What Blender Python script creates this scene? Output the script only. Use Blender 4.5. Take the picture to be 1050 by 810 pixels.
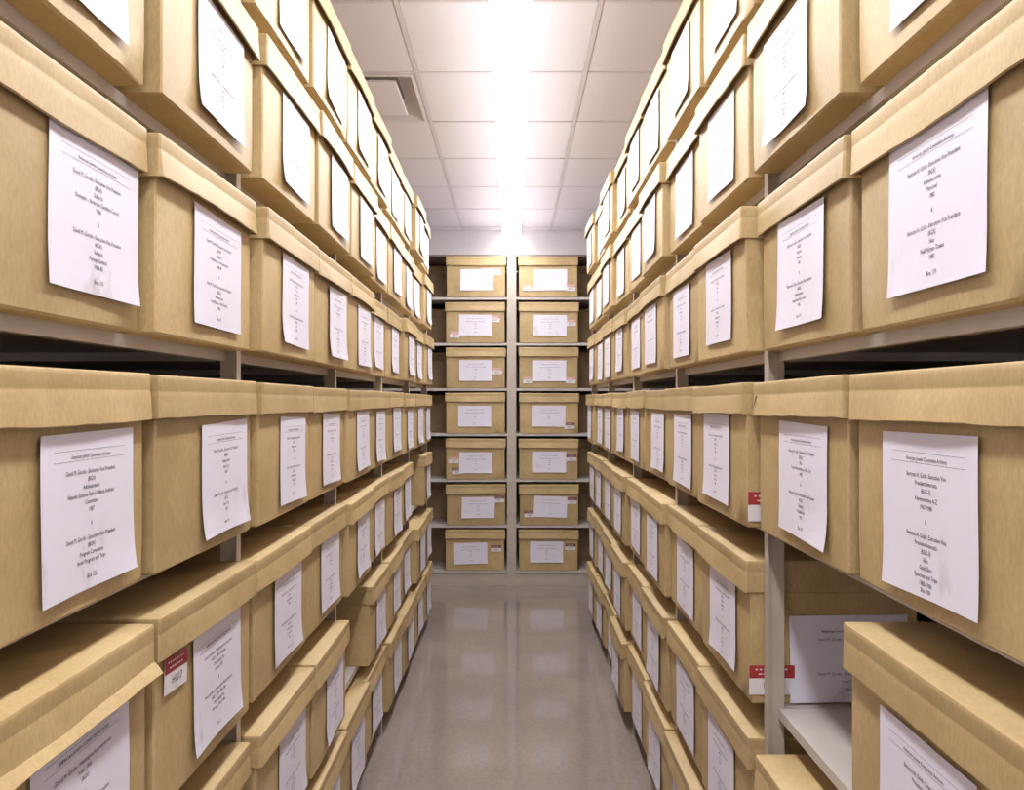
import bpy, bmesh, math, random
from mathutils import Vector

# ------------------------------------------------------------------ camera, world, exposure
S = 0.0254                      # everything below is laid out in inches
F = 840.0                       # focal length in pixels of a 1050 x 810 frame
CAM_Z = 50.4
sc = bpy.context.scene
C = sc.collection
for o in list(bpy.data.objects):
    bpy.data.objects.remove(o)

cam_d = bpy.data.cameras.new('camera')
cam = bpy.data.objects.new('camera', cam_d)
C.objects.link(cam)
cam.location = (0, 0, CAM_Z * S)
cam.rotation_euler = (math.radians(90), 0, 0)
cam_d.sensor_width = 36.0
cam_d.lens = 36.0 * F / 1050.0
cam_d.shift_x = -0.5 / 1050.0
cam_d.shift_y = 6.0 / 1050.0
cam_d.clip_start = 0.02
sc.camera = cam

w = bpy.data.worlds.new('world')
sc.world = w
w.use_nodes = True
w.node_tree.nodes['Background'].inputs[0].default_value = (0.9, 0.88, 0.95, 1)
w.node_tree.nodes['Background'].inputs[1].default_value = 0.03

vs = sc.view_settings
vs.view_transform = 'Standard'
vs.look = 'None'
vs.gamma = 1.0
vs.use_curve_mapping = False
vs.exposure = 0.06
LIGHT = 34.0                    # radiance of the pendant's lower lens
LIGHT_UP = 2.0                  # of its upper lens
LIGHT_SIDE = 7.5               # of the unseen fill strips added along its sides
sc.cycles.max_bounces = 8
sc.cycles.diffuse_bounces = 6
sc.cycles.glossy_bounces = 4
sc.cycles.use_denoising = True

# room (inches): camera at X = 0, Y = 0, looking along +Y
CEIL = CAM_Z + 54.0
XW_L, XW_R = -50.0, 48.0
Y_BACK, Y_END = -130.0, 261.0
XL, XR = 18.55, 17.1            # where the box fronts stand, left and right of the axis
PITCH = 16.15
COL0 = 26.65                    # near end of the first bay in view
SHELF_Z = [CAM_Z + v for v in (28.9, 16.2, 3.55, -9.25, -22.1, -35.0, -47.3)]

# ------------------------------------------------------------------ helpers
def V(x, y, z):
    return (x * S, y * S, z * S)

def link(name, me, mat=None, parent=None, loc=None):
    o = bpy.data.objects.new(name, me)
    C.objects.link(o)
    if mat is not None and me is not None and not me.materials:
        me.materials.append(mat)
    if parent is not None:
        o.parent = parent
    if loc is not None:
        o.location = V(*loc)
    return o

def tag(o, label, cat, group=None, kind=None):
    o['label'] = label
    o['category'] = cat
    if group:
        o['group'] = group
    if kind:
        o['kind'] = kind
    return o

def struct(o):
    o['kind'] = 'structure'
    return o

def empty(name, loc, rz=0.0):
    e = bpy.data.objects.new(name, None)
    e.empty_display_size = 0.05
    C.objects.link(e)
    e.location = V(*loc)
    e.rotation_euler = (0, 0, rz)
    return e

def bm_box(bm, x0, x1, y0, y1, z0, z1):
    vs_ = [bm.verts.new(V(x, y, z)) for z in (z0, z1) for y in (y0, y1) for x in (x0, x1)]
    for f in ((0, 2, 3, 1), (4, 5, 7, 6), (0, 1, 5, 4), (2, 6, 7, 3), (0, 4, 6, 2), (1, 3, 7, 5)):
        bm.faces.new([vs_[i] for i in f])

def finish(bm, name, bevel=0.0, smooth=False, seg=2):
    if bevel > 0:
        bmesh.ops.bevel(bm, geom=list(bm.edges), offset=bevel * S, segments=seg, affect='EDGES', clamp_overlap=True)
    bmesh.ops.recalc_face_normals(bm, faces=bm.faces)
    me = bpy.data.meshes.new(name)
    bm.to_mesh(me)
    bm.free()
    if smooth:
        for p in me.polygons:
            p.use_smooth = True
        me.set_sharp_from_angle(angle=math.radians(28))
    return me

def box_mesh(name, x0, x1, y0, y1, z0, z1, bevel=0.0):
    bm = bmesh.new()
    bm_box(bm, x0, x1, y0, y1, z0, z1)
    return finish(bm, name, bevel, smooth=bevel > 0)

# ------------------------------------------------------------------ materials
def new_mat(name):
    m = bpy.data.materials.new(name)
    m.use_nodes = True
    nt = m.node_tree
    b = nt.nodes['Principled BSDF']
    return m, nt, b

def srgb(r, g, b):
    f = lambda c: (c / 255 / 12.92) if c / 255 <= 0.04045 else ((c / 255 + 0.055) / 1.055) ** 2.4
    return (f(r), f(g), f(b), 1.0)

def plain(name, col, rough=0.6, metal=0.0, spec=0.5):
    m, nt, b = new_mat(name)
    b.inputs['Base Color'].default_value = col
    b.inputs['Roughness'].default_value = rough
    b.inputs['Metallic'].default_value = metal
    b.inputs['Specular IOR Level'].default_value = spec
    return m

def noise(nt, scale, detail=4.0, rough=0.55, vec=None):
    n = nt.nodes.new('ShaderNodeTexNoise')
    n.inputs['Scale'].default_value = scale
    n.inputs['Detail'].default_value = detail
    n.inputs['Roughness'].default_value = rough
    if vec is not None:
        nt.links.new(vec, n.inputs['Vector'])
    return n

def ramp(nt, fac, stops):
    r = nt.nodes.new('ShaderNodeValToRGB')
    el = r.color_ramp.elements
    el[0].position, el[0].color = stops[0]
    el[1].position, el[1].color = stops[-1]
    for p, c in stops[1:-1]:
        e = el.new(p)
        e.color = c
    nt.links.new(fac, r.inputs['Fac'])
    return r

def mix(nt, a, b, fac, mode='MIX'):
    n = nt.nodes.new('ShaderNodeMix')
    n.data_type = 'RGBA'
    n.blend_type = mode
    for sock, val in ((6, a), (7, b), (0, fac)):
        if hasattr(val, 'is_linked') or hasattr(val, 'links'):
            nt.links.new(val, n.inputs[sock])
        else:
            n.inputs[sock].default_value = val
    return n.outputs[2]

def mapping(nt, scale, rnd=None):
    tc = nt.nodes.new('ShaderNodeTexCoord')
    mp = nt.nodes.new('ShaderNodeMapping')
    mp.inputs['Scale'].default_value = scale
    nt.links.new(tc.outputs['Object'], mp.inputs['Vector'])
    if rnd is not None:
        cx = nt.nodes.new('ShaderNodeCombineXYZ')
        mu = nt.nodes.new('ShaderNodeMath')
        mu.operation = 'MULTIPLY'
        mu.inputs[1].default_value = 37.0
        nt.links.new(rnd, mu.inputs[0])
        nt.links.new(mu.outputs[0], cx.inputs[0])
        nt.links.new(mu.outputs[0], cx.inputs[2])
        nt.links.new(cx.outputs[0], mp.inputs['Location'])
    return mp.outputs['Vector']

def bump(nt, b, height, strength, dist=0.001):
    n = nt.nodes.new('ShaderNodeBump')
    n.inputs['Strength'].default_value = strength
    n.inputs['Distance'].default_value = dist
    nt.links.new(height, n.inputs['Height'])
    nt.links.new(n.outputs['Normal'], b.inputs['Normal'])

def cardboard(name, base, dark, light):
    m, nt, b = new_mat(name)
    oi = nt.nodes.new('ShaderNodeObjectInfo')
    v = mapping(nt, (1, 1, 1), oi.outputs['Random'])
    big = noise(nt, 7.0, 3.0, 0.6, v)
    r = ramp(nt, big.outputs['Fac'], [(0.3, dark), (0.52, base), (0.75, light)])
    fib = noise(nt, 260.0, 3.0, 0.7, mapping(nt, (1, 1, 0.35), oi.outputs['Random']))
    fr = ramp(nt, fib.outputs['Fac'], [(0.3, (0.86, 0.86, 0.86, 1)), (0.7, (1.08, 1.08, 1.08, 1))])
    c1 = mix(nt, r.outputs['Color'], fr.outputs['Color'], 1.0, 'MULTIPLY')
    hv = nt.nodes.new('ShaderNodeHueSaturation')
    mr = nt.nodes.new('ShaderNodeMapRange')
    mr.inputs['To Min'].default_value = 0.9
    mr.inputs['To Max'].default_value = 1.08
    nt.links.new(oi.outputs['Random'], mr.inputs['Value'])
    nt.links.new(mr.outputs['Result'], hv.inputs['Value'])
    nt.links.new(c1, hv.inputs['Color'])
    nt.links.new(hv.outputs['Color'], b.inputs['Base Color'])
    b.inputs['Roughness'].default_value = 0.5
    b.inputs['Specular IOR Level'].default_value = 0.5
    # faint liner ribs over the fluting, plus soft warping
    wv = nt.nodes.new('ShaderNodeTexNoise')
    wv.inputs['Scale'].default_value = 30.0
    wv.inputs['Detail'].default_value = 3.0
    nt.links.new(mapping(nt, (1, 1, 0.15), oi.outputs['Random']), wv.inputs['Vector'])
    bump(nt, b, wv.outputs['Fac'], 0.06, 0.001)
    return m

M_KRAFT = cardboard('kraft_cardboard', srgb(178, 153, 107), srgb(168, 142, 96), srgb(186, 162, 117))
M_KRAFT_BACK = cardboard('kraft_cardboard_shaded', srgb(150, 124, 90), srgb(136, 110, 80), srgb(160, 136, 100))  # kraft darkened to imitate the dimness deep in the end shelving

def paper_mat():
    m, nt, b = new_mat('printed_paper')
    oi = nt.nodes.new('ShaderNodeObjectInfo')
    tc = nt.nodes.new('ShaderNodeTexCoord')
    n1 = noise(nt, 16.0, 4.0, 0.6, mapping(nt, (1, 1, 0.6), oi.outputs['Random']))
    st = ramp(nt, n1.outputs['Fac'], [(0.58, (0, 0, 0, 1)), (0.72, (1, 1, 1, 1))])
    # handling smudges sit in the lower half of a sheet
    sx = nt.nodes.new('ShaderNodeSeparateXYZ')
    nt.links.new(tc.outputs['Object'], sx.inputs[0])
    mr = nt.nodes.new('ShaderNodeMapRange')
    mr.inputs['From Min'].default_value = 3.6 * S
    mr.inputs['From Max'].default_value = 0.8 * S
    nt.links.new(sx.outputs['Z'], mr.inputs['Value'])
    mu = nt.nodes.new('ShaderNodeMath')
    mu.operation = 'MULTIPLY'
    nt.links.new(mr.outputs['Result'], mu.inputs[0])
    nt.links.new(st.outputs['Color'], mu.inputs[1])
    mu2 = nt.nodes.new('ShaderNodeMath')
    mu2.operation = 'MULTIPLY'
    mu2.inputs[1].default_value = 0.45
    nt.links.new(mu.outputs[0], mu2.inputs[0])
    c = mix(nt, srgb(214, 210, 221), srgb(150, 135, 126), mu2.outputs[0])
    nt.links.new(c, b.inputs['Base Color'])
    b.inputs['Roughness'].default_value = 0.6
    b.inputs['Specular IOR Level'].default_value = 0.3
    bump(nt, b, noise(nt, 22.0, 2.0, 0.5, mapping(nt, (1, 1, 0.7), oi.outputs['Random'])).outputs['Fac'], 0.3, 0.002)
    return m

M_PAPER = paper_mat()
M_INK = plain('black_ink', srgb(58, 54, 62), 0.8, spec=0.2)
M_RED = plain('red_sticker_print', srgb(150, 42, 46), 0.5)
M_MAROON = plain('maroon_sticker_print', srgb(110, 50, 60), 0.5)
M_PALE = plain('glare_paled_sticker_print', srgb(196, 150, 140), 0.5)  # band colour paled to imitate overexposure on the upper end boxes
M_STICKER = plain('white_sticker', srgb(210, 205, 205), 0.55)

def metal_paint(name, col):
    m, nt, b = new_mat(name)
    n = noise(nt, 9.0, 4.0, 0.6, mapping(nt, (1, 1, 1)))
    k = ramp(nt, n.outputs['Fac'], [(0.3, tuple(c * 0.9 for c in col[:3]) + (1,)), (0.7, col)])
    nt.links.new(k.outputs['Color'], b.inputs['Base Color'])
    b.inputs['Roughness'].default_value = 0.42
    bump(nt, b, noise(nt, 500.0, 2.0, 0.5, mapping(nt, (1, 1, 1))).outputs['Fac'], 0.08, 0.0004)
    return m

M_STEEL = metal_paint('painted_shelf_steel', srgb(180, 168, 156))
M_SHELF = metal_paint('painted_shelf_deck', srgb(186, 178, 172))
M_BACKP = metal_paint('shade_dark_steel', srgb(104, 92, 88))  # dark tone stands in for the shade behind the boxes

def floor_mat():
    m, nt, b = new_mat('sealed_concrete')
    v = mapping(nt, (1, 1, 1))
    n1 = noise(nt, 1.6, 5.0, 0.6, v)
    n2 = noise(nt, 60.0, 4.0, 0.7, v)
    r1 = ramp(nt, n1.outputs['Fac'], [(0.3, srgb(128, 117, 112)), (0.7, srgb(144, 133, 126))])
    r2 = ramp(nt, n2.outputs['Fac'], [(0.28, (0.84, 0.84, 0.84, 1)), (0.62, (1.04, 1.04, 1.04, 1))])
    nt.links.new(mix(nt, r1.outputs['Color'], r2.outputs['Color'], 1.0, 'MULTIPLY'), b.inputs['Base Color'])
    rr = nt.nodes.new('ShaderNodeMapRange')
    rr.inputs['To Min'].default_value = 0.07
    rr.inputs['To Max'].default_value = 0.11
    nt.links.new(noise(nt, 5.0, 5.0, 0.6, v).outputs['Fac'], rr.inputs['Value'])
    nt.links.new(rr.outputs['Result'], b.inputs['Roughness'])
    b.inputs['Specular IOR Level'].default_value = 0.8
    return m

def tile_mat():
    m, nt, b = new_mat('acoustic_ceiling_tile')
    oi = nt.nodes.new('ShaderNodeObjectInfo')
    v = mapping(nt, (1, 1, 1), oi.outputs['Random'])
    n = noise(nt, 240.0, 3.0, 0.6, v)
    r = ramp(nt, n.outputs['Fac'], [(0.3, srgb(234, 228, 232)), (0.6, srgb(242, 237, 241))])
    nt.links.new(r.outputs['Color'], b.inputs['Base Color'])
    b.inputs['Roughness'].default_value = 0.9
    bump(nt, b, n.outputs['Fac'], 0.15, 0.0008)
    return m

def wall_mat():
    m, nt, b = new_mat('white_wall_paint')
    n = noise(nt, 90.0, 3.0, 0.5, mapping(nt, (1, 1, 1)))
    r = ramp(nt, n.outputs['Fac'], [(0.3, srgb(232, 228, 228)), (0.7, srgb(238, 234, 235))])
    nt.links.new(r.outputs['Color'], b.inputs['Base Color'])
    b.inputs['Roughness'].default_value = 0.7
    bump(nt, b, n.outputs['Fac'], 0.05, 0.0005)
    return m

M_FLOOR, M_TILE, M_WALL = floor_mat(), tile_mat(), wall_mat()
M_GRID = plain('ceiling_grid_white', srgb(226, 219, 222), 0.5)
M_DARK = plain('duct_grey', srgb(170, 162, 162), 0.8)
M_VENT = plain('diffuser_enamel', srgb(236, 230, 230), 0.35)

m, nt, b = new_mat('lit_diffuser')
b.inputs['Base Color'].default_value = (0.9, 0.9, 0.9, 1)
b.inputs['Emission Color'].default_value = (0.975, 0.97, 1.0, 1)
b.inputs['Emission Strength'].default_value = LIGHT
M_LIT = m
M_LIT_SIDE = m.copy()
M_LIT_SIDE.name = 'lit_side_fill'
M_LIT_SIDE.node_tree.nodes['Principled BSDF'].inputs['Emission Strength'].default_value = LIGHT_SIDE
M_LIT_UP = m.copy()
M_LIT_UP.name = 'lit_upper_lens'
M_LIT_UP.node_tree.nodes['Principled BSDF'].inputs['Emission Strength'].default_value = LIGHT_UP

# ------------------------------------------------------------------ room shell
struct(link('floor', box_mesh('floor', XW_L - 4, XW_R + 4, Y_BACK - 4, Y_END + 4, -4, 0), M_FLOOR))
struct(link('wall_left', box_mesh('wall_left', XW_L - 4, XW_L, Y_BACK, Y_END, 0, CEIL + 6), M_WALL))
struct(link('wall_right', box_mesh('wall_right', XW_R, XW_R + 4, Y_BACK, Y_END, 0, CEIL + 6), M_WALL))
struct(link('wall_end', box_mesh('wall_end', XW_L - 4, XW_R + 4, Y_END, Y_END + 4, 0, CEIL + 6), M_WALL))
struct(link('wall_back', box_mesh('wall_back', XW_L - 4, XW_R + 4, Y_BACK - 4, Y_BACK, 0, CEIL + 6), M_WALL))

# suspended ceiling: slab above, lay-in tiles and tee bars as pieces
ceiling = struct(link('ceiling', box_mesh('ceiling', XW_L - 4, XW_R + 4, Y_BACK - 4, Y_END + 4, CEIL + 6, CEIL + 10), M_WALL))
xs_t = [XW_L, -39.8, -15.8, -1.9, 12.0, 36.0, XW_R]
ys_t = [Y_BACK] + [111 - 24 * k for k in range(10, 0, -1)] + [111 + 24 * k for k in range(0, 7)] + [Y_END]
tile_cache = {}
DIFF_TILE = (-39.8, 135)
for i in range(len(xs_t) - 1):
    x0, x1 = xs_t[i], xs_t[i + 1]
    for j in range(len(ys_t) - 1):
        y0, y1 = ys_t[j], ys_t[j + 1]
        if y1 - y0 < 1 or (x0, y0) == DIFF_TILE:
            continue
        key = (round(x1 - x0, 2), round(y1 - y0, 2))
        if key not in tile_cache:
            hw, hd = key[0] / 2 - 0.32, key[1] / 2 - 0.32
            tile_cache[key] = box_mesh('ceiling_tile', -hw, hw, -hd, hd, 0, 0.7, 0.12)
        link('ceiling_tile', tile_cache[key], M_TILE, ceiling, ((x0 + x1) / 2, (y0 + y1) / 2, CEIL + 0.12 + random.Random(i * 31 + j).uniform(-0.03, 0.05)))
for x in xs_t[1:-1]:
    ww = 0.36
    link('tee_bar', box_mesh('tee_bar', x - ww, x + ww, Y_BACK, Y_END, CEIL, CEIL + 0.22, 0.05), M_GRID, ceiling)
for y in ys_t[1:-1]:
    for a, c in ((XW_L, -16.25), (-15.35, -2.35), (-1.45, 11.55), (12.45, XW_R)):
        link('tee_bar', box_mesh('tee_bar', a, c, y - 0.36, y + 0.36, CEIL + 0.02, CEIL + 0.2, 0.05), M_GRID, ceiling)

# linear fluorescent pendant hung under the ceiling, lit below and above
PZ = CAM_Z + 46.0
PX = -0.22
lamp = empty('pendant_light', (PX, 65.0, PZ))
tag(lamp, 'long bright white linear fluorescent pendant running along the aisle under the ceiling', 'light')
hw = 2.55
y_l0, y_l1 = Y_BACK + 30 - 65.0, Y_END - 6.0 - 65.0
n_seg = 8
seg = (y_l1 - y_l0) / n_seg
for k in range(n_seg):
    a, c = y_l0 + k * seg, y_l0 + (k + 1) * seg
    bm = bmesh.new()
    bm_box(bm, -hw - 0.03, -hw + 0.05, a, c, 0.1, 0.3)
    bm_box(bm, hw - 0.05, hw + 0.03, a, c, 0.1, 0.3)
    bm_box(bm, -hw, hw, a, c, 1.0, 1.1)
    link('light_housing', finish(bm, 'light_housing'), M_GRID, lamp)
    bm = bmesh.new()
    n_a = 8
    prof = [(-hw * math.cos(math.pi * t / n_a), 0.15 - 0.55 * math.sin(math.pi * t / n_a)) for t in range(n_a + 1)]
    va = [bm.verts.new(V(x, a + 0.02, z)) for x, z in prof]
    vb = [bm.verts.new(V(x, c - 0.02, z)) for x, z in prof]
    for t in range(n_a):
        bm.faces.new((va[t], va[t + 1], vb[t + 1], vb[t]))
    me_ = finish(bm, 'lens', smooth=True)
    link('lens', me_, M_LIT, lamp)
    link('upper_lens', box_mesh('upper_lens', -hw, hw, a + 0.02, c - 0.02, 1.9, 2.0), M_LIT_UP, lamp)
    for sg in (-1, 1):
        x = sg * (hw - 0.05)
        link('side_fill_strip', box_mesh('side_fill_strip', x - 0.03, x + 0.03, a + 0.02, c - 0.02, 0.32, 1.85), M_LIT_SIDE, lamp)  # hidden glowing strips, added to spread light evenly over the ceiling
    for q in (0.25, 0.75):
        bm = bmesh.new()
        y = a + (c - a) * q
        bmesh.ops.create_cone(bm, cap_ends=True, segments=8, radius1=0.05 * S, radius2=0.05 * S, depth=6.0 * S)
        link('suspension_rod', finish(bm, 'suspension_rod'), M_GRID, lamp, (0, y, 5.0))

# supply-air diffuser lying in the tile field
def air_diffuser():
    cx, cy = -27.8, 147.0
    d = empty('air_diffuser', (cx, cy, CEIL))
    tag(d, 'square white supply air diffuser with curved lip in the ceiling grid', 'air vent')
    def ring(bm, prof, n=1):
        loops = []
        for (h, z) in prof:
            loops.append([bm.verts.new(V(x * h, y * h, z)) for x, y in ((-1, -1), (1, -1), (1, 1), (-1, 1))])
        for a, bq in zip(loops, loops[1:]):
            for i in range(4):
                bm.faces.new((a[i], a[(i + 1) % 4], bq[(i + 1) % 4], bq[i]))
        return loops
    bm = bmesh.new()
    ring(bm, [(11.5, 0.3), (11.5, -0.15), (10.9, -0.2), (10.8, 0.1)])
    link('frame', finish(bm, 'frame'), M_VENT, d)
    bm = bmesh.new()
    prof = []
    for k in range(9):
        t = k / 8
        prof.append((10.9 - 3.3 * t ** 1.2, -0.2 + 3.0 * math.sin(t * math.pi / 2)))
    ring(bm, prof)
    link('curved_lip', finish(bm, 'curved_lip', smooth=True), M_VENT, d)
    bm = bmesh.new()
    lo = ring(bm, [(7.9, 0.5), (8.1, 0.1), (7.9, -0.05)])
    bm.faces.new(lo[-1])
    link('plaque', finish(bm, 'plaque'), M_TILE, d)
    link('duct_neck', box_mesh('duct_neck', -8.2, 8.2, -8.2, 8.2, 2.82, 3.2), M_DARK, d)
air_diffuser()

# ------------------------------------------------------------------ shelving
SH_T = 0.7                     # depth of a shelf's front lip
def shelf_mesh(length, depth):
    # steel pan: deck, folded front and back lips, side lips; front edge at x = 0, going to +x
    bm = bmesh.new()
    bm_box(bm, 0.0, depth, 0.08, length - 0.08, -0.09, 0.0)
    bm_box(bm, 0.0, 0.09, 0.08, length - 0.08, -SH_T, -0.09)
    bm_box(bm, 0.09, 0.6, 0.08, length - 0.08, -SH_T, -SH_T + 0.09)
    bm_box(bm, depth - 0.09, depth, 0.08, length - 0.08, -SH_T, -0.09)
    bm_box(bm, 0.09, depth - 0.09, 0.08, 0.17, -SH_T, -0.09)
    bm_box(bm, 0.09, depth - 0.09, length - 0.17, length - 0.08, -SH_T, -0.09)
    return finish(bm, 'shelf')

def post_mesh(h, dirn):
    # angle post: flange across the front and a web running back
    bm = bmesh.new()
    bm_box(bm, 0.0, 0.1, -dirn / 2, dirn / 2, 0, h)
    bm_box(bm, 0.1, 1.3, -0.05, 0.05, 0, h)
    return finish(bm, 'upright')

DEPTH = 26.0
post_h = SHELF_Z[0] + 8.0
SHELF_Z_END = [CAM_Z + v for v in (28.3, 15.8, 3.45, -8.9, -21.4, -33.9, -46.3)]

def run(label, origin, rz, n_bays, bay, zs, ph, wide, canopy=None, post_out=0.85):
    """a run of bays along local +y, open to local -x; front edge of the decks at x = 0"""
    r = empty('steel_shelving', origin, rz)
    tag(r, label, 'shelving', 'steel shelving runs')
    sm = shelf_mesh(bay, DEPTH)
    pm = post_mesh(ph, wide)
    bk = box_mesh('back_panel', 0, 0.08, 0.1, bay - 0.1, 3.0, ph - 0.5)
    kk = box_mesh('kick_plate', 0, 0.1, 0.1, bay - 0.1, 0.0, zs[6] - SH_T - 0.02)
    for k in range(n_bays):
        y = k * bay
        for z in zs:
            link('shelf', sm, M_SHELF, r, (0.0, y, z))
        if canopy:
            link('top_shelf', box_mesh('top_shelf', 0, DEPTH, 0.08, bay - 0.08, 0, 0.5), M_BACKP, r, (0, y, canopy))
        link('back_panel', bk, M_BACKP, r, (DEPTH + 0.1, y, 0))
        link('kick_plate', kk, M_STEEL, r, (0.35, y, 0))
    for k in range(n_bays + 1):
        link('upright', pm, M_STEEL, r, (-post_out, k * bay, 0))
        link('upright', pm, M_STEEL, r, (DEPTH - 1.3, k * bay, 0))
    return r

N_BAYS = 5
SX_R, SX_L = XR + 2.0, -(XL + 2.0)
Y_RUN_END = COL0 + N_BAYS * 2 * PITCH
run('beige steel shelving run lining the right side of the aisle', (SX_R, COL0, 0), 0.0, N_BAYS, 2 * PITCH, SHELF_Z, post_h, 0.85)
run('beige steel shelving run lining the left side of the aisle', (SX_L, Y_RUN_END, 0), math.pi, N_BAYS, 2 * PITCH, SHELF_Z, post_h, 0.85)
Y_EF = 223.0                    # fronts of the boxes on the end shelving
SY_E = Y_EF + 0.6
X_POST = -0.25
E_BAY = 36.0
run('beige steel shelving across the far end of the aisle with a central post', (X_POST + E_BAY, SY_E, 0), math.pi / 2, 2, E_BAY, SHELF_Z_END, SHELF_Z_END[0] + 11.4, 2.5, SHELF_Z_END[0] + 11.1, 0.12)

# ------------------------------------------------------------------ archive boxes
BW, BD, BH = 15.25, 12.2, 10.2  # body
LW, LD, LH = 15.65, 13.0, 2.35  # lid outside
TOP = 10.5                      # lid top above the shelf

def rect_ring(bm, w, d, z, r, nf, ns, off=None):
    """closed loop of a rectangle with small cut corners; nf points along front/back, ns along the sides.
    off(side, t) -> (outward, dz)"""
    hw_, hd_ = w / 2, d / 2
    pts = []
    for i in range(nf + 1):
        t = i / nf
        pts.append(('f', t, -hw_ + r + (w - 2 * r) * t, -hd_))
    for i in range(ns + 1):
        t = i / ns
        pts.append(('r', t, hw_, -hd_ + r + (d - 2 * r) * t))
    for i in range(nf + 1):
        t = i / nf
        pts.append(('b', t, hw_ - r - (w - 2 * r) * t, hd_))
    for i in range(ns + 1):
        t = i / ns
        pts.append(('l', t, -hw_, hd_ - r - (d - 2 * r) * t))
    nrm = {'f': (0, -1), 'r': (1, 0), 'b': (0, 1), 'l': (-1, 0)}
    out = []
    for s_, t, x, y in pts:
        o_, dz = off(s_, t) if off else (0, 0)
        out.append(bm.verts.new(V(x + nrm[s_][0] * o_, y + nrm[s_][1] * o_, z + dz)))
    return out

def bridge(bm, loops):
    n = len(loops[0])
    for a, c in zip(loops, loops[1:]):
        for i in range(n):
            bm.faces.new((a[i], a[(i + 1) % n], c[(i + 1) % n], c[i]))

def body_mesh(seed, k=1.0):
    rd = random.Random(seed)
    bulge = {s_: rd.uniform(0.0, 0.12) for s_ in 'frbl'}
    dent = [rd.uniform(-0.12, 0.02) for _ in range(4)]
    nf, ns = 10, 6
    bm = bmesh.new()
    def off_at(v):
        amp = math.sin(math.pi * v) ** 0.8
        def f(s_, t):
            o_ = bulge[s_] * amp * math.sin(math.pi * t)
            return o_, 0.0
        return f
    def low(s_, t):
        e = 0.0
        if s_ == 'f':
            e = dent[0] * max(0, 1 - t * 6) + dent[1] * max(0, 1 - (1 - t) * 6)
        return e, abs(e) * 0.5
    loops = [rect_ring(bm, (BW - 0.3) * k, (BD - 0.3) * k, 0.0, 0.05, nf, ns),
             rect_ring(bm, BW * k, BD * k, 0.12 * k, 0.1, nf, ns, low)]
    for v in (0.2, 0.4, 0.6, 0.8, 0.97):
        loops.append(rect_ring(bm, BW * k, BD * k, BH * v * k, 0.1, nf, ns, off_at(v)))
    loops.append(rect_ring(bm, (BW - 0.1) * k, (BD - 0.1) * k, BH * k, 0.05, nf, ns))
    bridge(bm, loops)
    bm.faces.new(loops[0])
    bm.faces.new(loops[-1])
    return finish(bm, 'box_body', smooth=True)

def lid_mesh(seed, flare=None, k=1.0):
    rd = random.Random(seed)
    nf, ns = 14, 6
    fl = {s_: rd.uniform(0.0, 0.05) for s_ in 'frbl'}
    fl['f'] = rd.uniform(0.05, 0.28) if flare is None else flare
    sag = rd.uniform(-0.12, 0.14)
    tilt = rd.uniform(-0.14, 0.14)
    wav = [rd.uniform(-0.035, 0.035) for _ in range(nf + 1)]
    ph = rd.uniform(0, 6)
    T_ = 0.16
    def lip(s_, t):
        o_ = fl[s_] * (0.35 + 0.65 * math.sin(math.pi * t))
        dz = 0.0
        if s_ == 'f':
            dz = sag * math.sin(math.pi * t) + tilt * (t - 0.5) + wav[int(round(t * nf))]
            o_ += 0.04 * math.sin(5 * t + ph)
        return o_, dz
    def mid(s_, t):
        o_, dz = lip(s_, t)
        return o_ * 0.35, dz * 0.4
    bm = bmesh.new()
    z1, z0 = TOP * k, (TOP - LH) * k
    w_, d_ = LW * k, LD * k
    loops = [rect_ring(bm, w_ - 0.18, d_ - 0.18, z1, 0.05, nf, ns),
             rect_ring(bm, w_ - 0.06, d_ - 0.06, z1 - 0.03, 0.08, nf, ns),
             rect_ring(bm, w_, d_, z1 - 0.1, 0.1, nf, ns),
             rect_ring(bm, w_, d_, z1 - 0.25, 0.1, nf, ns),
             rect_ring(bm, w_, d_, z1 - 0.80, 0.1, nf, ns),
             rect_ring(bm, w_ - 0.025, d_ - 0.025, z1 - 0.86, 0.1, nf, ns),
             rect_ring(bm, w_, d_, z1 - 0.92, 0.1, nf, ns),
             rect_ring(bm, w_, d_, (z0 + z1) / 2 - 0.1, 0.1, nf, ns, mid),
             rect_ring(bm, w_, d_, z0 + 0.05, 0.1, nf, ns, lip),
             rect_ring(bm, w_ - 2 * T_ * 0.6, d_ - 2 * T_ * 0.6, z0, 0.1, nf, ns, lip),
             rect_ring(bm, w_ - 2 * T_, d_ - 2 * T_, z0 + 0.05, 0.1, nf, ns, lip),
             rect_ring(bm, w_ - 2 * T_, d_ - 2 * T_, z1 - 0.3, 0.1, nf, ns)]
    bridge(bm, loops)
    bm.faces.new(loops[0])
    bm.faces.new(loops[-1])
    return finish(bm, 'lid', smooth=True)

def flared_lid_mesh(seed):
    """lid whose front flap has split along a crease and bends outward as a lighter strip"""
    me = lid_mesh(seed, 0.12)
    bm = bmesh.new()
    bm.from_mesh(me)
    zb = (TOP - LH) * S
    n = 15
    rows = []
    for (dy, z) in ((0.02, zb / S + 0.42), (0.2, zb / S + 0.2), (0.46, zb / S - 0.16), (0.4, zb / S - 0.24), (0.1, zb / S + 0.12)):
        rows.append([bm.verts.new(V(-LW / 2 + 0.05 + (LW - 0.1) * i / (n - 1), -LD / 2 - dy - 0.02 * math.sin(i * 0.9), z + 0.02 * math.sin(i * 1.7))) for i in range(n)])
    for a, c in zip(rows, rows[1:]):
        for i in range(n - 1):
            bm.faces.new((a[i], a[i + 1], c[i + 1], c[i]))
    return finish(bm, 'lid', smooth=True)

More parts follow.
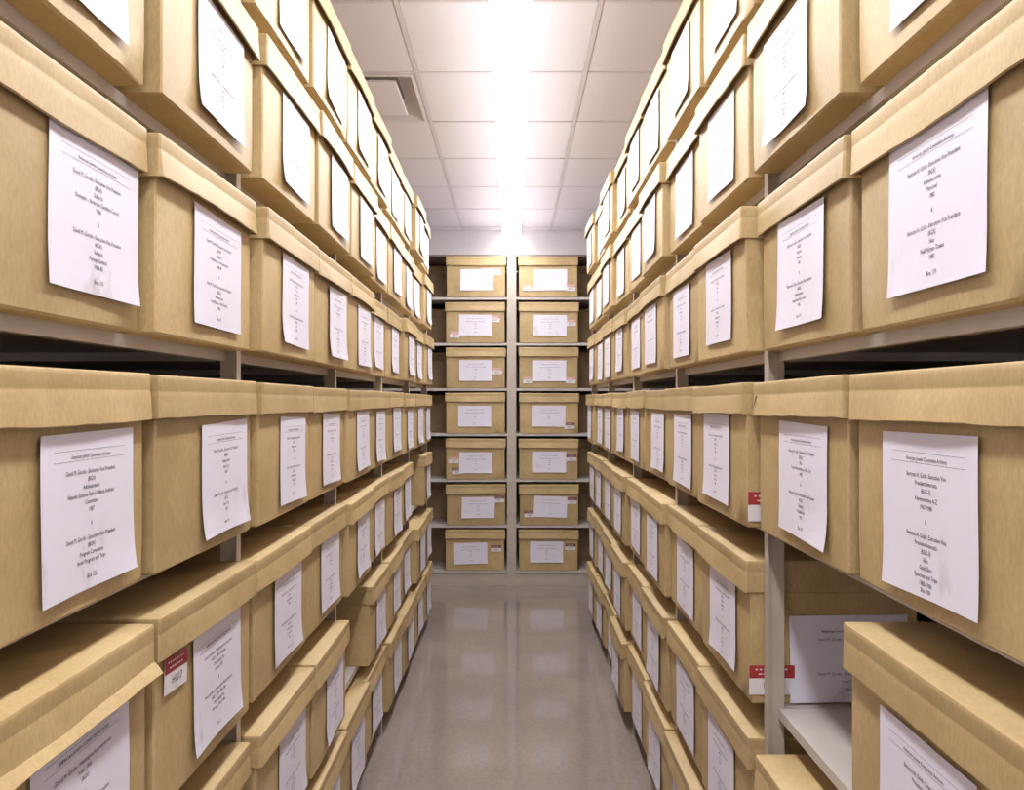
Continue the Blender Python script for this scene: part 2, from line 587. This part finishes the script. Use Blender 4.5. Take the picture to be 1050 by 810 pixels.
BODIES = [body_mesh(100 + i) for i in range(7)]
LIDS = [lid_mesh(200 + i) for i in range(14)]
LID_FLARED = flared_lid_mesh(299)
for me_ in BODIES + LIDS + [LID_FLARED]:
    me_.materials.append(M_KRAFT)

# ---- printed sheets -------------------------------------------------------
def glyph_geo(text, size, squeeze):
    """flat outline geometry of one centred line: verts (x, y) in inches and faces"""
    cu = bpy.data.curves.new('line', 'FONT')
    cu.body = text
    cu.align_x = 'CENTER'
    cu.size = 1.0
    cu.resolution_u = 2
    ob = bpy.data.objects.new('line', cu)
    C.objects.link(ob)
    dg = bpy.context.evaluated_depsgraph_get()
    me = ob.evaluated_get(dg).to_mesh()
    vs_ = [(v.co.x * size * squeeze, v.co.y * size) for v in me.vertices]
    fs_ = [tuple(p.vertices) for p in me.polygons]
    ob.evaluated_get(dg).to_mesh_clear()
    bpy.data.objects.remove(ob)
    bpy.data.curves.remove(cu)
    return vs_, fs_

GL = {}
def glyphs(text, size, squeeze):
    key = (text, size, squeeze)
    if key not in GL:
        GL[key] = glyph_geo(text, size, squeeze)
    return GL[key]

def warp_fn(seed, w, h):
    rd = random.Random(seed)
    a, b_, c, d = rd.uniform(0.0, 0.22), rd.uniform(0.0, 0.22), rd.uniform(0.02, 0.06), rd.uniform(0, 6)
    e = rd.uniform(0.0, 0.12)
    def f(u, v):
        tu, tv = u / w + 0.5, v / h
        o_ = 0.05 + a * max(0, 1 - tv * 3) ** 2 * max(0, 1 - tu * 1.6) + b_ * max(0, 1 - tv * 3) ** 2 * max(0, tu * 1.6 - 0.6)
        o_ += c * (0.5 + 0.5 * math.sin(7 * tu + d)) * (1 - 0.5 * tv) + e * max(0, abs(tu - 0.5) * 2 - 0.75) ** 1.2
        return o_
    return f

def sheet(seed, w, h, lines, rules=()):
    """lines: (text, size, y from bottom). returns (paper mesh, print mesh); face towards -y, bottom at z = 0"""
    f = warp_fn(seed, w, h)
    rd = random.Random(seed + 7)
    skew = [rd.uniform(-0.1, 0.1) for _ in range(4)]
    bm = bmesh.new()
    nx, nz = 14, 12
    g = []
    for j in range(nz + 1):
        row = []
        for i in range(nx + 1):
            tu, tv = i / nx, j / nz
            dx = 0.04 * math.sin(tv * 5 + seed) * (1 if i in (0, nx) else 0)
            dz = (skew[0] * (1 - tu) + skew[1] * tu) * (1 - tv) + (skew[2] * (1 - tu) + skew[3] * tu) * tv
            u, v = (tu - 0.5) * w + dx, tv * h + dz
            row.append(bm.verts.new(V(u, -f(u, v), v)))
        g.append(row)
    for j in range(nz):
        for i in range(nx):
            bm.faces.new((g[j][i], g[j][i + 1], g[j + 1][i + 1], g[j + 1][i]))
    pm = bpy.data.meshes.new('paper_label')
    bmesh.ops.recalc_face_normals(bm, faces=bm.faces)
    bm.to_mesh(pm)
    bm.free()
    for p in pm.polygons:
        p.use_smooth = True
    pm.materials.append(M_PAPER)
    verts, faces = [], []
    for text, size, y in lines:
        vs_, fs_ = glyphs(text, size, 0.86)
        b0 = len(verts)
        verts += [V(x, -f(x, yy + y) - 0.018, yy + y) for x, yy in vs_]
        faces += [tuple(i + b0 for i in t) for t in fs_]
    for x0, x1, y in rules:
        n = 12
        b0 = len(verts)
        for i in range(n + 1):
            x = x0 + (x1 - x0) * i / n
            for yy in (y, y + 0.014):
                verts.append(V(x, -f(x, yy) - 0.018, yy))
        faces += [(b0 + 2 * i, b0 + 2 * i + 2, b0 + 2 * i + 3, b0 + 2 * i + 1) for i in range(n)]
    tm = bpy.data.meshes.new('printed_text')
    tm.from_pydata(verts, [], faces)
    tm.materials.append(M_INK)
    return pm, tm

HEAD = 'American Jewish Committee Archives'
DG = 'David M. Gordis - Executive Vice President'
BG = 'Bertram H. Gold - Executive Vice President'
BG1, BG2 = 'Bertram H. Gold - Executive Vice', 'President Interests'

def layout(h, top, mid, bottom, box, size=0.285, head=HEAD):
    L = [(head, 0.26, h * 0.835)]
    y = h * 0.735
    st = 0.37 if len(top) + len(mid) < 10 else 0.34
    for t in top:
        L.append((t, size, y))
        y -= st
    y -= 0.28
    L.append(('&', size, y))
    y -= 0.28 + st
    for t in mid:
        L.append((t, size, y))
        y -= st
    L.append((box, size, max(0.22, min(y - 0.12, 0.5))))
    return L

SW, SHH = 8.1, 7.0
RULES = [(-3.1, 3.1, SHH * 0.885), (-3.1, 3.1, SHH * 0.82)]
def std(seed, top, mid, box, head=HEAD):
    return sheet(seed, SW, SHH, layout(SHH, top, mid, None, box, head=head), RULES)

SHEETS = {
    ('L', 4, 0): std(1, [DG, '(BGX)', 'Administrative', 'Hispanic Institute Kate Lindberg Institute', 'Committee', '1987'],
                     [DG, '(BGX)', 'Program Committee', 'Israel Program and Trips'], 'Box 152'),
    ('L', 4, 1): std(2, [DG, '(BGX)', 'Single Letters', 'Israel Trip', '1987'], [DG, '(BGX)', 'Israel Trip', '1987'], 'Box 149'),
    ('L', 3, 0): std(3, [DG, '(BGX)', 'Subjects', 'Domestic - American Canadian Council', '1986'],
                     [DG, '(BGX)', 'Subjects', 'Foreign General', '1984-85'], 'Box 133'),
    ('L', 3, 1): std(4, [DG, '(BGX)', 'Subjects', 'Miscellaneous Correspondence', '1984-86'],
                     [DG, '(BGX)', 'Administrative', 'Israel Mission / Israel Council', '1986'], 'Box 137'),
    ('L', 5, 0): std(5, ['David M. Gordis - Washington Representatives', 'Israel, 1983', '(BGX)'], [DG, '(BGX)', 'Files', '1983'], 'Box 160',
                     head='AMERICAN JEWISH COMMITTEE ARCHIVES'),
    ('L', 5, 1): std(6, ['Morris B. Abram, Washington Representatives', 'FAD-1, 1981-1983, Files', 'Chronological File', 'January, 1981'],
                     ['Morris B. Abram, Washington Representatives', 'FAD-1, 1981-1983, Files', 'Chronological File', 'February, March 1981'], 'Box 1',
                     head='AMERICAN JEWISH COMMITTEE ARCHIVES'),
    ('R', 4, 0): std(7, [BG1, BG2, '(BGX-3)', 'Administrative A-Z', '1967-1980'],
                     [BG1, BG2, '(BGX-3)', 'Files', 'Gold, Bert', 'Speeches and Trips', '1982-1986'], 'Box 100'),
    ('R', 4, 1): std(8, [BG, '(BGX)', 'Files', 'Camp Administration at Day City', '1982'], [BG, '(BGX)', 'Subjects', 'Miscellaneous', '1982'], 'Box 181'),
    ('R', 3, 0): std(9, [BG, '(BGX)', 'Administrative', 'Personal', '1982'], [BG, '(BGX)', 'Files', 'Field Palmer Towns', '1982'], 'Box 179'),
    ('R', 3, 1): std(10, [BG, '(BGX)', 'Subjects', 'Personal', '1981'], [BG, '(BGX)', 'Administrative', 'Intergroup Files / Israel', '1981'], 'Box 175'),
    ('R', 5, 0): std(11, [BG1, BG2, '(BGX-3)', 'Files', '1982'], [BG1, BG2, '(BGX-3)', 'Files'], 'Box 101'),
}
GEN = {'L': [std(20 + i, [DG, '(BGX)'] + t, [DG, '(BGX)'] + m_, bx) for i, (t, m_, bx) in enumerate([
            (['Subjects', 'Israel Office', '1985'], ['Subjects', 'Israel Trip', '1985'], 'Box 141'),
            (['Administrative', '1986'], ['Administrative', 'Committee', '1986'], 'Box 144'),
            (['Files', 'Correspondence', 'A-M', '1984'], ['Files', '1984'], 'Box 138'),
            (['Program Committee', '1987'], ['Subjects', 'Foreign General', 'Trips', '1987'], 'Box 155')])],
       'R': [std(30 + i, [BG, '(BGX)'] + t, [BG, '(BGX)'] + m_, bx) for i, (t, m_, bx) in enumerate([
            (['Subjects', 'Israel', '1980'], ['Subjects', 'Personal', '1980'], 'Box 171'),
            (['Files', '1979'], ['Administrative', 'Committee', '1979'], 'Box 168'),
            (['Administrative', 'A-Z', '1978'], ['Files', '1978'], 'Box 165'),
            (['Subjects', 'Speeches', '1981'], ['Files', 'Trips', 'General', '1981'], 'Box 176')])]}
EW, EH = 9.0, 5.7
END_SHEETS = [sheet(40 + i, EW, EH, [(HEAD, 0.34, 4.5), (n_, 0.34, 3.7), ('(BGX)', 0.32, 3.1), ('Files', 0.32, 2.5), (d_, 0.32, 1.9), (bx, 0.34, 0.8)])
              for i, (n_, d_, bx) in enumerate([(BG, '1975', 'Box 31'), (BG, '1976', 'Box 42'), (DG, '1983', 'Box 57')])]
SIDE_SHEET = sheet(50, 8.6, 6.3, [(HEAD, 0.3, 5.0), (DG, 0.3, 4.4), ('(BGX)', 0.3, 3.7), ('Subjects', 0.28, 3.1), (DG, 0.3, 1.9), ('Israel Trip', 0.28, 1.35), ('1984-85', 0.28, 0.8)])

# ---- barcode stickers: coloured band above, white field below --------------
def sticker_meshes(w, h, split, words, marks):
    base = box_mesh('sticker_field', -w / 2, w / 2, -0.03, 0.0, 0, h)
    band = box_mesh('coloured_band', -w / 2, w / 2, -0.042, -0.03, h * split, h)
    verts, faces = [], []
    for text, size, x0, y in words:
        vs_, fs_ = glyphs(text, size, 0.9)
        b0 = len(verts)
        verts += [V(x + x0, -0.05, yy + y) for x, yy in vs_]
        faces += [tuple(i + b0 for i in t) for t in fs_]
    tm = bpy.data.meshes.new('sticker_text')
    tm.from_pydata(verts, [], faces)
    tm.materials.append(M_INK)
    bm = bmesh.new()
    for x0, x1, y0, y1 in marks:
        bm_box(bm, x0, x1, -0.05, -0.042, y0, y1)
    mk = finish(bm, 'white_print')
    base.materials.append(M_STICKER)
    mk.materials.append(M_STICKER)
    return base, band, tm, mk

_mk = [(-1.1 + 0.28 * i, -0.95 + 0.28 * i, 1.62, 1.72) for i in range(8)] + [(-0.9 + 0.3 * i, -0.68 + 0.3 * i, 1.32, 1.41) for i in range(6)]
ST_BASE, ST_BAND, ST_TEXT, ST_MARK = sticker_meshes(3.0, 1.95, 0.56, [('HG17', 0.62, 0.1, 0.42), ('* 1 4 0 *', 0.2, 0.0, 0.1)], _mk)
ST_BAND.materials.append(M_RED)
ST_BAND_M = ST_BAND.copy()
ST_BAND_M.materials.clear()
ST_BAND_M.materials.append(M_MAROON)

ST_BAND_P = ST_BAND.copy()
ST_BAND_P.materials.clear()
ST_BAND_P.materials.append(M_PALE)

def add_sticker(parent, x, y, z, rz=0.0, roll=0.0, dark=False, scale=1.0, glare_paled=False):
    s_ = link('barcode_sticker', ST_BASE, None, parent, (x, y, z))
    s_.rotation_euler = (0, roll, rz)
    s_.scale = (scale,) * 3
    s_['label'] = 'barcode sticker with a %s band' % ('glare-paled pink' if glare_paled else 'maroon' if dark else 'red')
    link('coloured_band', ST_BAND_P if glare_paled else ST_BAND_M if dark else ST_BAND, None, s_)
    link('sticker_text', ST_TEXT, None, s_)
    link('white_print', ST_MARK, None, s_)
    return s_

def add_sheet(parent, pair, x, y, z, rz=0.0, roll=0.0):
    p = link('paper_label', pair[0], None, parent, (x, y, z))
    p.rotation_euler = (0, roll, rz)
    p['label'] = 'white printed paper label'
    link('printed_text', pair[1], None, p)['kind'] = 'stuff'
    return p

def archive_box(loc, rz, label, group, bi, li, pair=None, px=0.0, pz=0.85, roll=0.0, lid=None, k=1.0, mat=None):
    r = empty('archive_box', loc, rz)
    tag(r, label, 'box', group)
    b_ = link('box_body', BODIES[bi % len(BODIES)], None, r)
    l_ = link('lid', lid or LIDS[li % len(LIDS)], None, r)
    rl = random.Random(int(loc[1] * 37 + loc[2] * 101 + loc[0] * 7))
    l_.location = V(0, 0, rl.uniform(0.0, 0.16))
    l_.rotation_euler = (0, math.radians(rl.uniform(-0.5, 0.5)), math.radians(rl.uniform(-0.35, 0.35)))
    if k != 1.0:
        b_.scale = l_.scale = (k, k, k)
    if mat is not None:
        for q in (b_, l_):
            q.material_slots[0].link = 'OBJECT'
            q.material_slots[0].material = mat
    if pair:
        add_sheet(r, pair, px, -BD / 2 * k - 0.14, pz, 0.0, roll)
    return r

ORD = ['', 'first', 'second', 'third', 'fourth', 'fifth', 'sixth', 'seventh', 'eighth', 'ninth', 'tenth']
SHELF_WORD = ['', 'top shelf', 'second shelf down', 'third shelf down', 'middle shelf', 'fifth shelf down', 'sixth shelf down', 'bottom shelf']
MISSING = {('L', 6, 4), ('L', 5, 8), ('R', 5, 1), ('R', 6, 0)}
# how far a box stands out towards the aisle (+) or back (-), inches
OUT = {('R', 4, 0): -0.35, ('R', 4, 1): -0.2, ('R', 4, 2): 0.5, ('R', 3, 0): -0.5, ('R', 3, 1): -0.4, ('R', 3, 2): 0.5, ('R', 3, 4): 0.5,
       ('R', 2, 0): -0.4, ('R', 2, 1): 0.25, ('R', 2, 2): 0.35, ('R', 2, 3): 0.0, ('R', 2, 4): 0.6, ('R', 5, 0): 0.0, ('R', 5, 2): 0.15, ('R', 6, 2): 0.1,
       ('R', 7, 6): 0.6, ('R', 7, 5): -0.3, ('R', 7, 4): 0.0, ('R', 5, 6): 0.4, ('R', 5, 5): -0.1, ('R', 5, 4): 0.35, ('R', 5, 3): -0.1,
       ('R', 6, 6): 0.4, ('R', 6, 5): -0.2, ('R', 6, 4): 0.2, ('R', 6, 1): 0.2,
       ('L', 3, 0): -0.4, ('L', 3, 1): 0.15, ('L', 3, 2): 0.8, ('L', 3, 3): 0.7, ('L', 3, 4): 0.5, ('L', 2, 0): 0.0, ('L', 2, 1): 0.4, ('L', 2, 2): 0.8,
       ('L', 2, 3): 1.0, ('L', 2, 4): 0.9, ('L', 1, 2): 0.3, ('L', 1, 3): 0.6, ('L', 1, 4): 0.5, ('L', 1, 5): 0.3,
       ('L', 4, 0): -0.1, ('L', 4, 1): 0.15, ('L', 4, 2): 0.35, ('L', 4, 3): 0.2, ('L', 4, 4): 0.4, ('L', 5, 0): 0.0, ('L', 5, 1): 0.1, ('L', 6, 5): 0.1, ('L', 5, 9): 0.2,
       ('L', 6, 8): 0.6, ('L', 6, 9): 0.3}
# sheets placed by eye: along the front (inches from its middle), above the shelf
PUT = {('L', 3, 0): (3.1, 1.3), ('L', 4, 0): (2.0, 0.9), ('L', 4, 1): (2.3, 0.9), ('L', 3, 1): (1.0, 1.0), ('L', 2, 1): (1.0, 1.1), ('L', 3, 2): (0.7, 1.0),
       ('R', 3, 0): (0.0, 1.3), ('R', 4, 0): (-0.2, 0.8), ('R', 4, 1): (1.2, 0.9)}
SHIFT = {('R', 6, 1): -1.9}
for r_ in range(1, 6):
    SHIFT[('L', r_, 0)] = SHIFT[('R', r_, 0)] = -0.4
SPECIAL = {
    ('L', 4, 0): 'large kraft archive box nearest the camera on the left, middle shelf, smudged sheet',
    ('R', 4, 0): 'large kraft archive box nearest the camera on the right, middle shelf, creased sheet',
    ('L', 5, 0): 'kraft box at lower left whose lid edge is split and bent outward',
    ('L', 5, 1): 'kraft box on the left with a red barcode sticker beside its sheet',
    ('R', 5, 0): 'kraft box at lower right, nearer side of the empty shelf space',
    ('R', 5, 2): 'kraft box on the right with red sticker on its side, beyond the empty space',
}
count_from_far = {}
for side in 'LR':
    for row in range(1, 8):
        n = 0
        for col in range(9, -1, -1):
            if (side, row, col) in MISSING:
                continue
            n += 1
            count_from_far[(side, row, col)] = n

rng = random.Random(11)
boxes = {}
for side in 'LR':
    for row in range(1, 8):
        for col in range(10):
            key = (side, row, col)
            j = [rng.uniform(-1, 1) for _ in range(8)]
            gi, li, bi = rng.randrange(4), rng.randrange(14), rng.randrange(7)
            if key in MISSING:
                continue
            out = OUT.get(key, 0.5 * j[0])
            yaw = math.radians(0.5 * j[1])
            y = COL0 + (col + 0.5) * PITCH + (0.36 if col % 2 == 0 else 0.05) + 0.05 * j[2] + SHIFT.get(key, 0.0)
            x = (-(XL - out) - LD / 2) if side == 'L' else ((XR - out) + LD / 2)
            rz = (math.pi / 2 if side == 'L' else -math.pi / 2) + yaw
            n = count_from_far[key]
            where = 'farthest box' if n == 1 else ORD[n] + ' box from the far end'
            label = SPECIAL.get(key, 'lidded kraft archive box on the %s, %s, %s' % ('left' if side == 'L' else 'right', SHELF_WORD[row], where))
            pair = SHEETS.get(key, GEN[side][gi])
            px = 1.2 + 0.6 * j[3] if side == 'L' else 0.6 * j[3]
            px, pz = PUT.get(key, (px, 0.95 + 0.25 * j[4]))
            b_ = archive_box((x, y, SHELF_Z[row - 1]), rz, label, 'kraft archive boxes on the side shelving', bi, li, pair,
                             px, pz, math.radians(1.2 * j[5]), LID_FLARED if key == ('L', 5, 0) else None)
            boxes[key] = b_

add_sticker(boxes[('L', 5, 1)], -5.3, -BD / 2 - 0.14, 6.1, roll=0.05)
for key, (z, xx, sh) in {('R', 5, 2): (0.75, -4.6, True), ('R', 6, 2): (3.6, -4.6, False), ('R', 4, 2): (0.5, -4.4, False)}.items():
    b_ = boxes[key]
    # the end of the box that faces the camera is its local +x end
    add_sticker(b_, BW / 2 + 0.17, xx, z, rz=math.pi / 2, scale=1.1)
    if sh:
        add_sheet(b_, SIDE_SHEET, BW / 2 + 0.1, 1.0, 0.25, rz=math.pi / 2)

# boxes on the end shelving: long side to the aisle, landscape sheets, small stickers
KE = 1.045
END = {  # (bay, row): sheet px, pz, roll, stickers (x, z, dark)
    ('left', 1): (0.3, 1.9, 0, [(5.5, 6.0, 0)]), ('left', 2): (0.1, 2.0, 0, [(5.3, 5.7, 0), (-5.6, 1.4, 0)]),
    ('left', 3): (0.1, 2.0, 0, [(5.9, 3.8, 0)]), ('left', 4): (-0.2, 1.9, 0, []),
    ('left', 5): (0.1, 1.7, 0, [(-6.0, 4.4, 0), (-5.0, 1.4, 1)]), ('left', 6): (0.6, 2.0, 0, [(6.3, 6.2, 1)]),
    ('left', 7): (-1.0, 1.9, -2, [(5.8, 5.2, 1)]),
    ('right', 1): (0.6, 1.9, 0, [(-5.6, 1.7, 0), (6.0, 1.7, 0)]), ('right', 2): (0.4, 1.9, 0, [(6.0, 4.6, 0)]),
    ('right', 3): (0.3, 1.9, 0, [(-5.6, 1.3, 0), (6.0, 1.3, 0)]), ('right', 4): (0.0, 1.9, 0, [(5.6, 1.2, 1)]),
    ('right', 5): (0.3, 1.9, 0, [(6.2, 5.0, 1)]), ('right', 6): (0.3, 2.2, 1.5, [(6.2, 5.8, 1), (-5.4, 2.2, 1)]),
    ('right', 7): (-0.5, 2.3, 0, [(6.0, 5.6, 1)]),
}
rng = random.Random(5)
for (bay, row), (px, pz, roll, sts) in END.items():
    j = [rng.uniform(-1, 1) for _ in range(4)]
    xc = -10.05 if bay == 'left' else 9.85
    if (bay, row) == ('left', 7):
        xc -= 0.3
    st_words = {0: 'no sticker', 1: 'one small sticker', 2: 'two small stickers'}[len(sts)]
    label = 'kraft box on the end shelving, %s of the post, %s, %s' % (bay, SHELF_WORD[row], st_words)
    b_ = archive_box((xc + 0.1 * j[0], Y_EF + LD * KE / 2, SHELF_Z_END[row - 1]), math.radians(0.4 * j[1]), label,
                     'kraft archive boxes on the end shelving', rng.randrange(7), rng.randrange(14), END_SHEETS[rng.randrange(3)],
                     px, pz, math.radians(roll), k=KE)
    for (sx_, sz_, dk) in sts:
        add_sticker(b_, sx_, -BD / 2 * KE - 0.16, sz_, roll=math.radians(2 * j[2]), dark=bool(dk), glare_paled=not dk, scale=0.92)
# a second row stands deeper on the end shelving and shows beside the front boxes
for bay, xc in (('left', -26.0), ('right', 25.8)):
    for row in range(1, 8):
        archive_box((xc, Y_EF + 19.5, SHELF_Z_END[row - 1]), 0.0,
                    'shaded kraft box deep in the end shelving, %s of the post, %s' % (bay, SHELF_WORD[row]),
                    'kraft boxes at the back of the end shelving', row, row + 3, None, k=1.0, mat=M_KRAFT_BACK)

# pen stroke on the lid of the second box on the right of the middle shelf
strokes = [(-7.55, 8.75), (-7.25, 9.2), (-7.0, 9.55), (-7.2, 9.5), (-7.0, 9.55), (-7.02, 9.25)]
verts, faces = [], []
for (xa, za), (xb, zb) in zip(strokes, strokes[1:]):
    L_ = math.hypot(xb - xa, zb - za)
    nx_, nz_ = -(zb - za) / L_ * 0.05, (xb - xa) / L_ * 0.05
    b0 = len(verts)
    verts += [V(xa + nx_, 0, za + nz_), V(xb + nx_, 0, zb + nz_), V(xb - nx_, 0, zb - nz_), V(xa - nx_, 0, za - nz_)]
    faces.append((b0, b0 + 1, b0 + 2, b0 + 3))
host = [c for c in boxes[('R', 4, 1)].children if c.name.startswith('lid')][0]
from mathutils.bvhtree import BVHTree
bvh = BVHTree.FromPolygons([v.co for v in host.data.vertices], [tuple(p.vertices) for p in host.data.polygons])
pv = []
for v in verts:
    hit = bvh.ray_cast(Vector((v[0], -12 * S, v[2])), Vector((0, 1, 0)))[0]
    pv.append((v[0], (hit.y if hit else -LD / 2 * S) - 0.03 * S, v[2]))
me_ = bpy.data.meshes.new('pen_mark')
me_.from_pydata(pv, [], faces)
link('pen_mark', me_, M_INK, host)['kind'] = 'stuff'
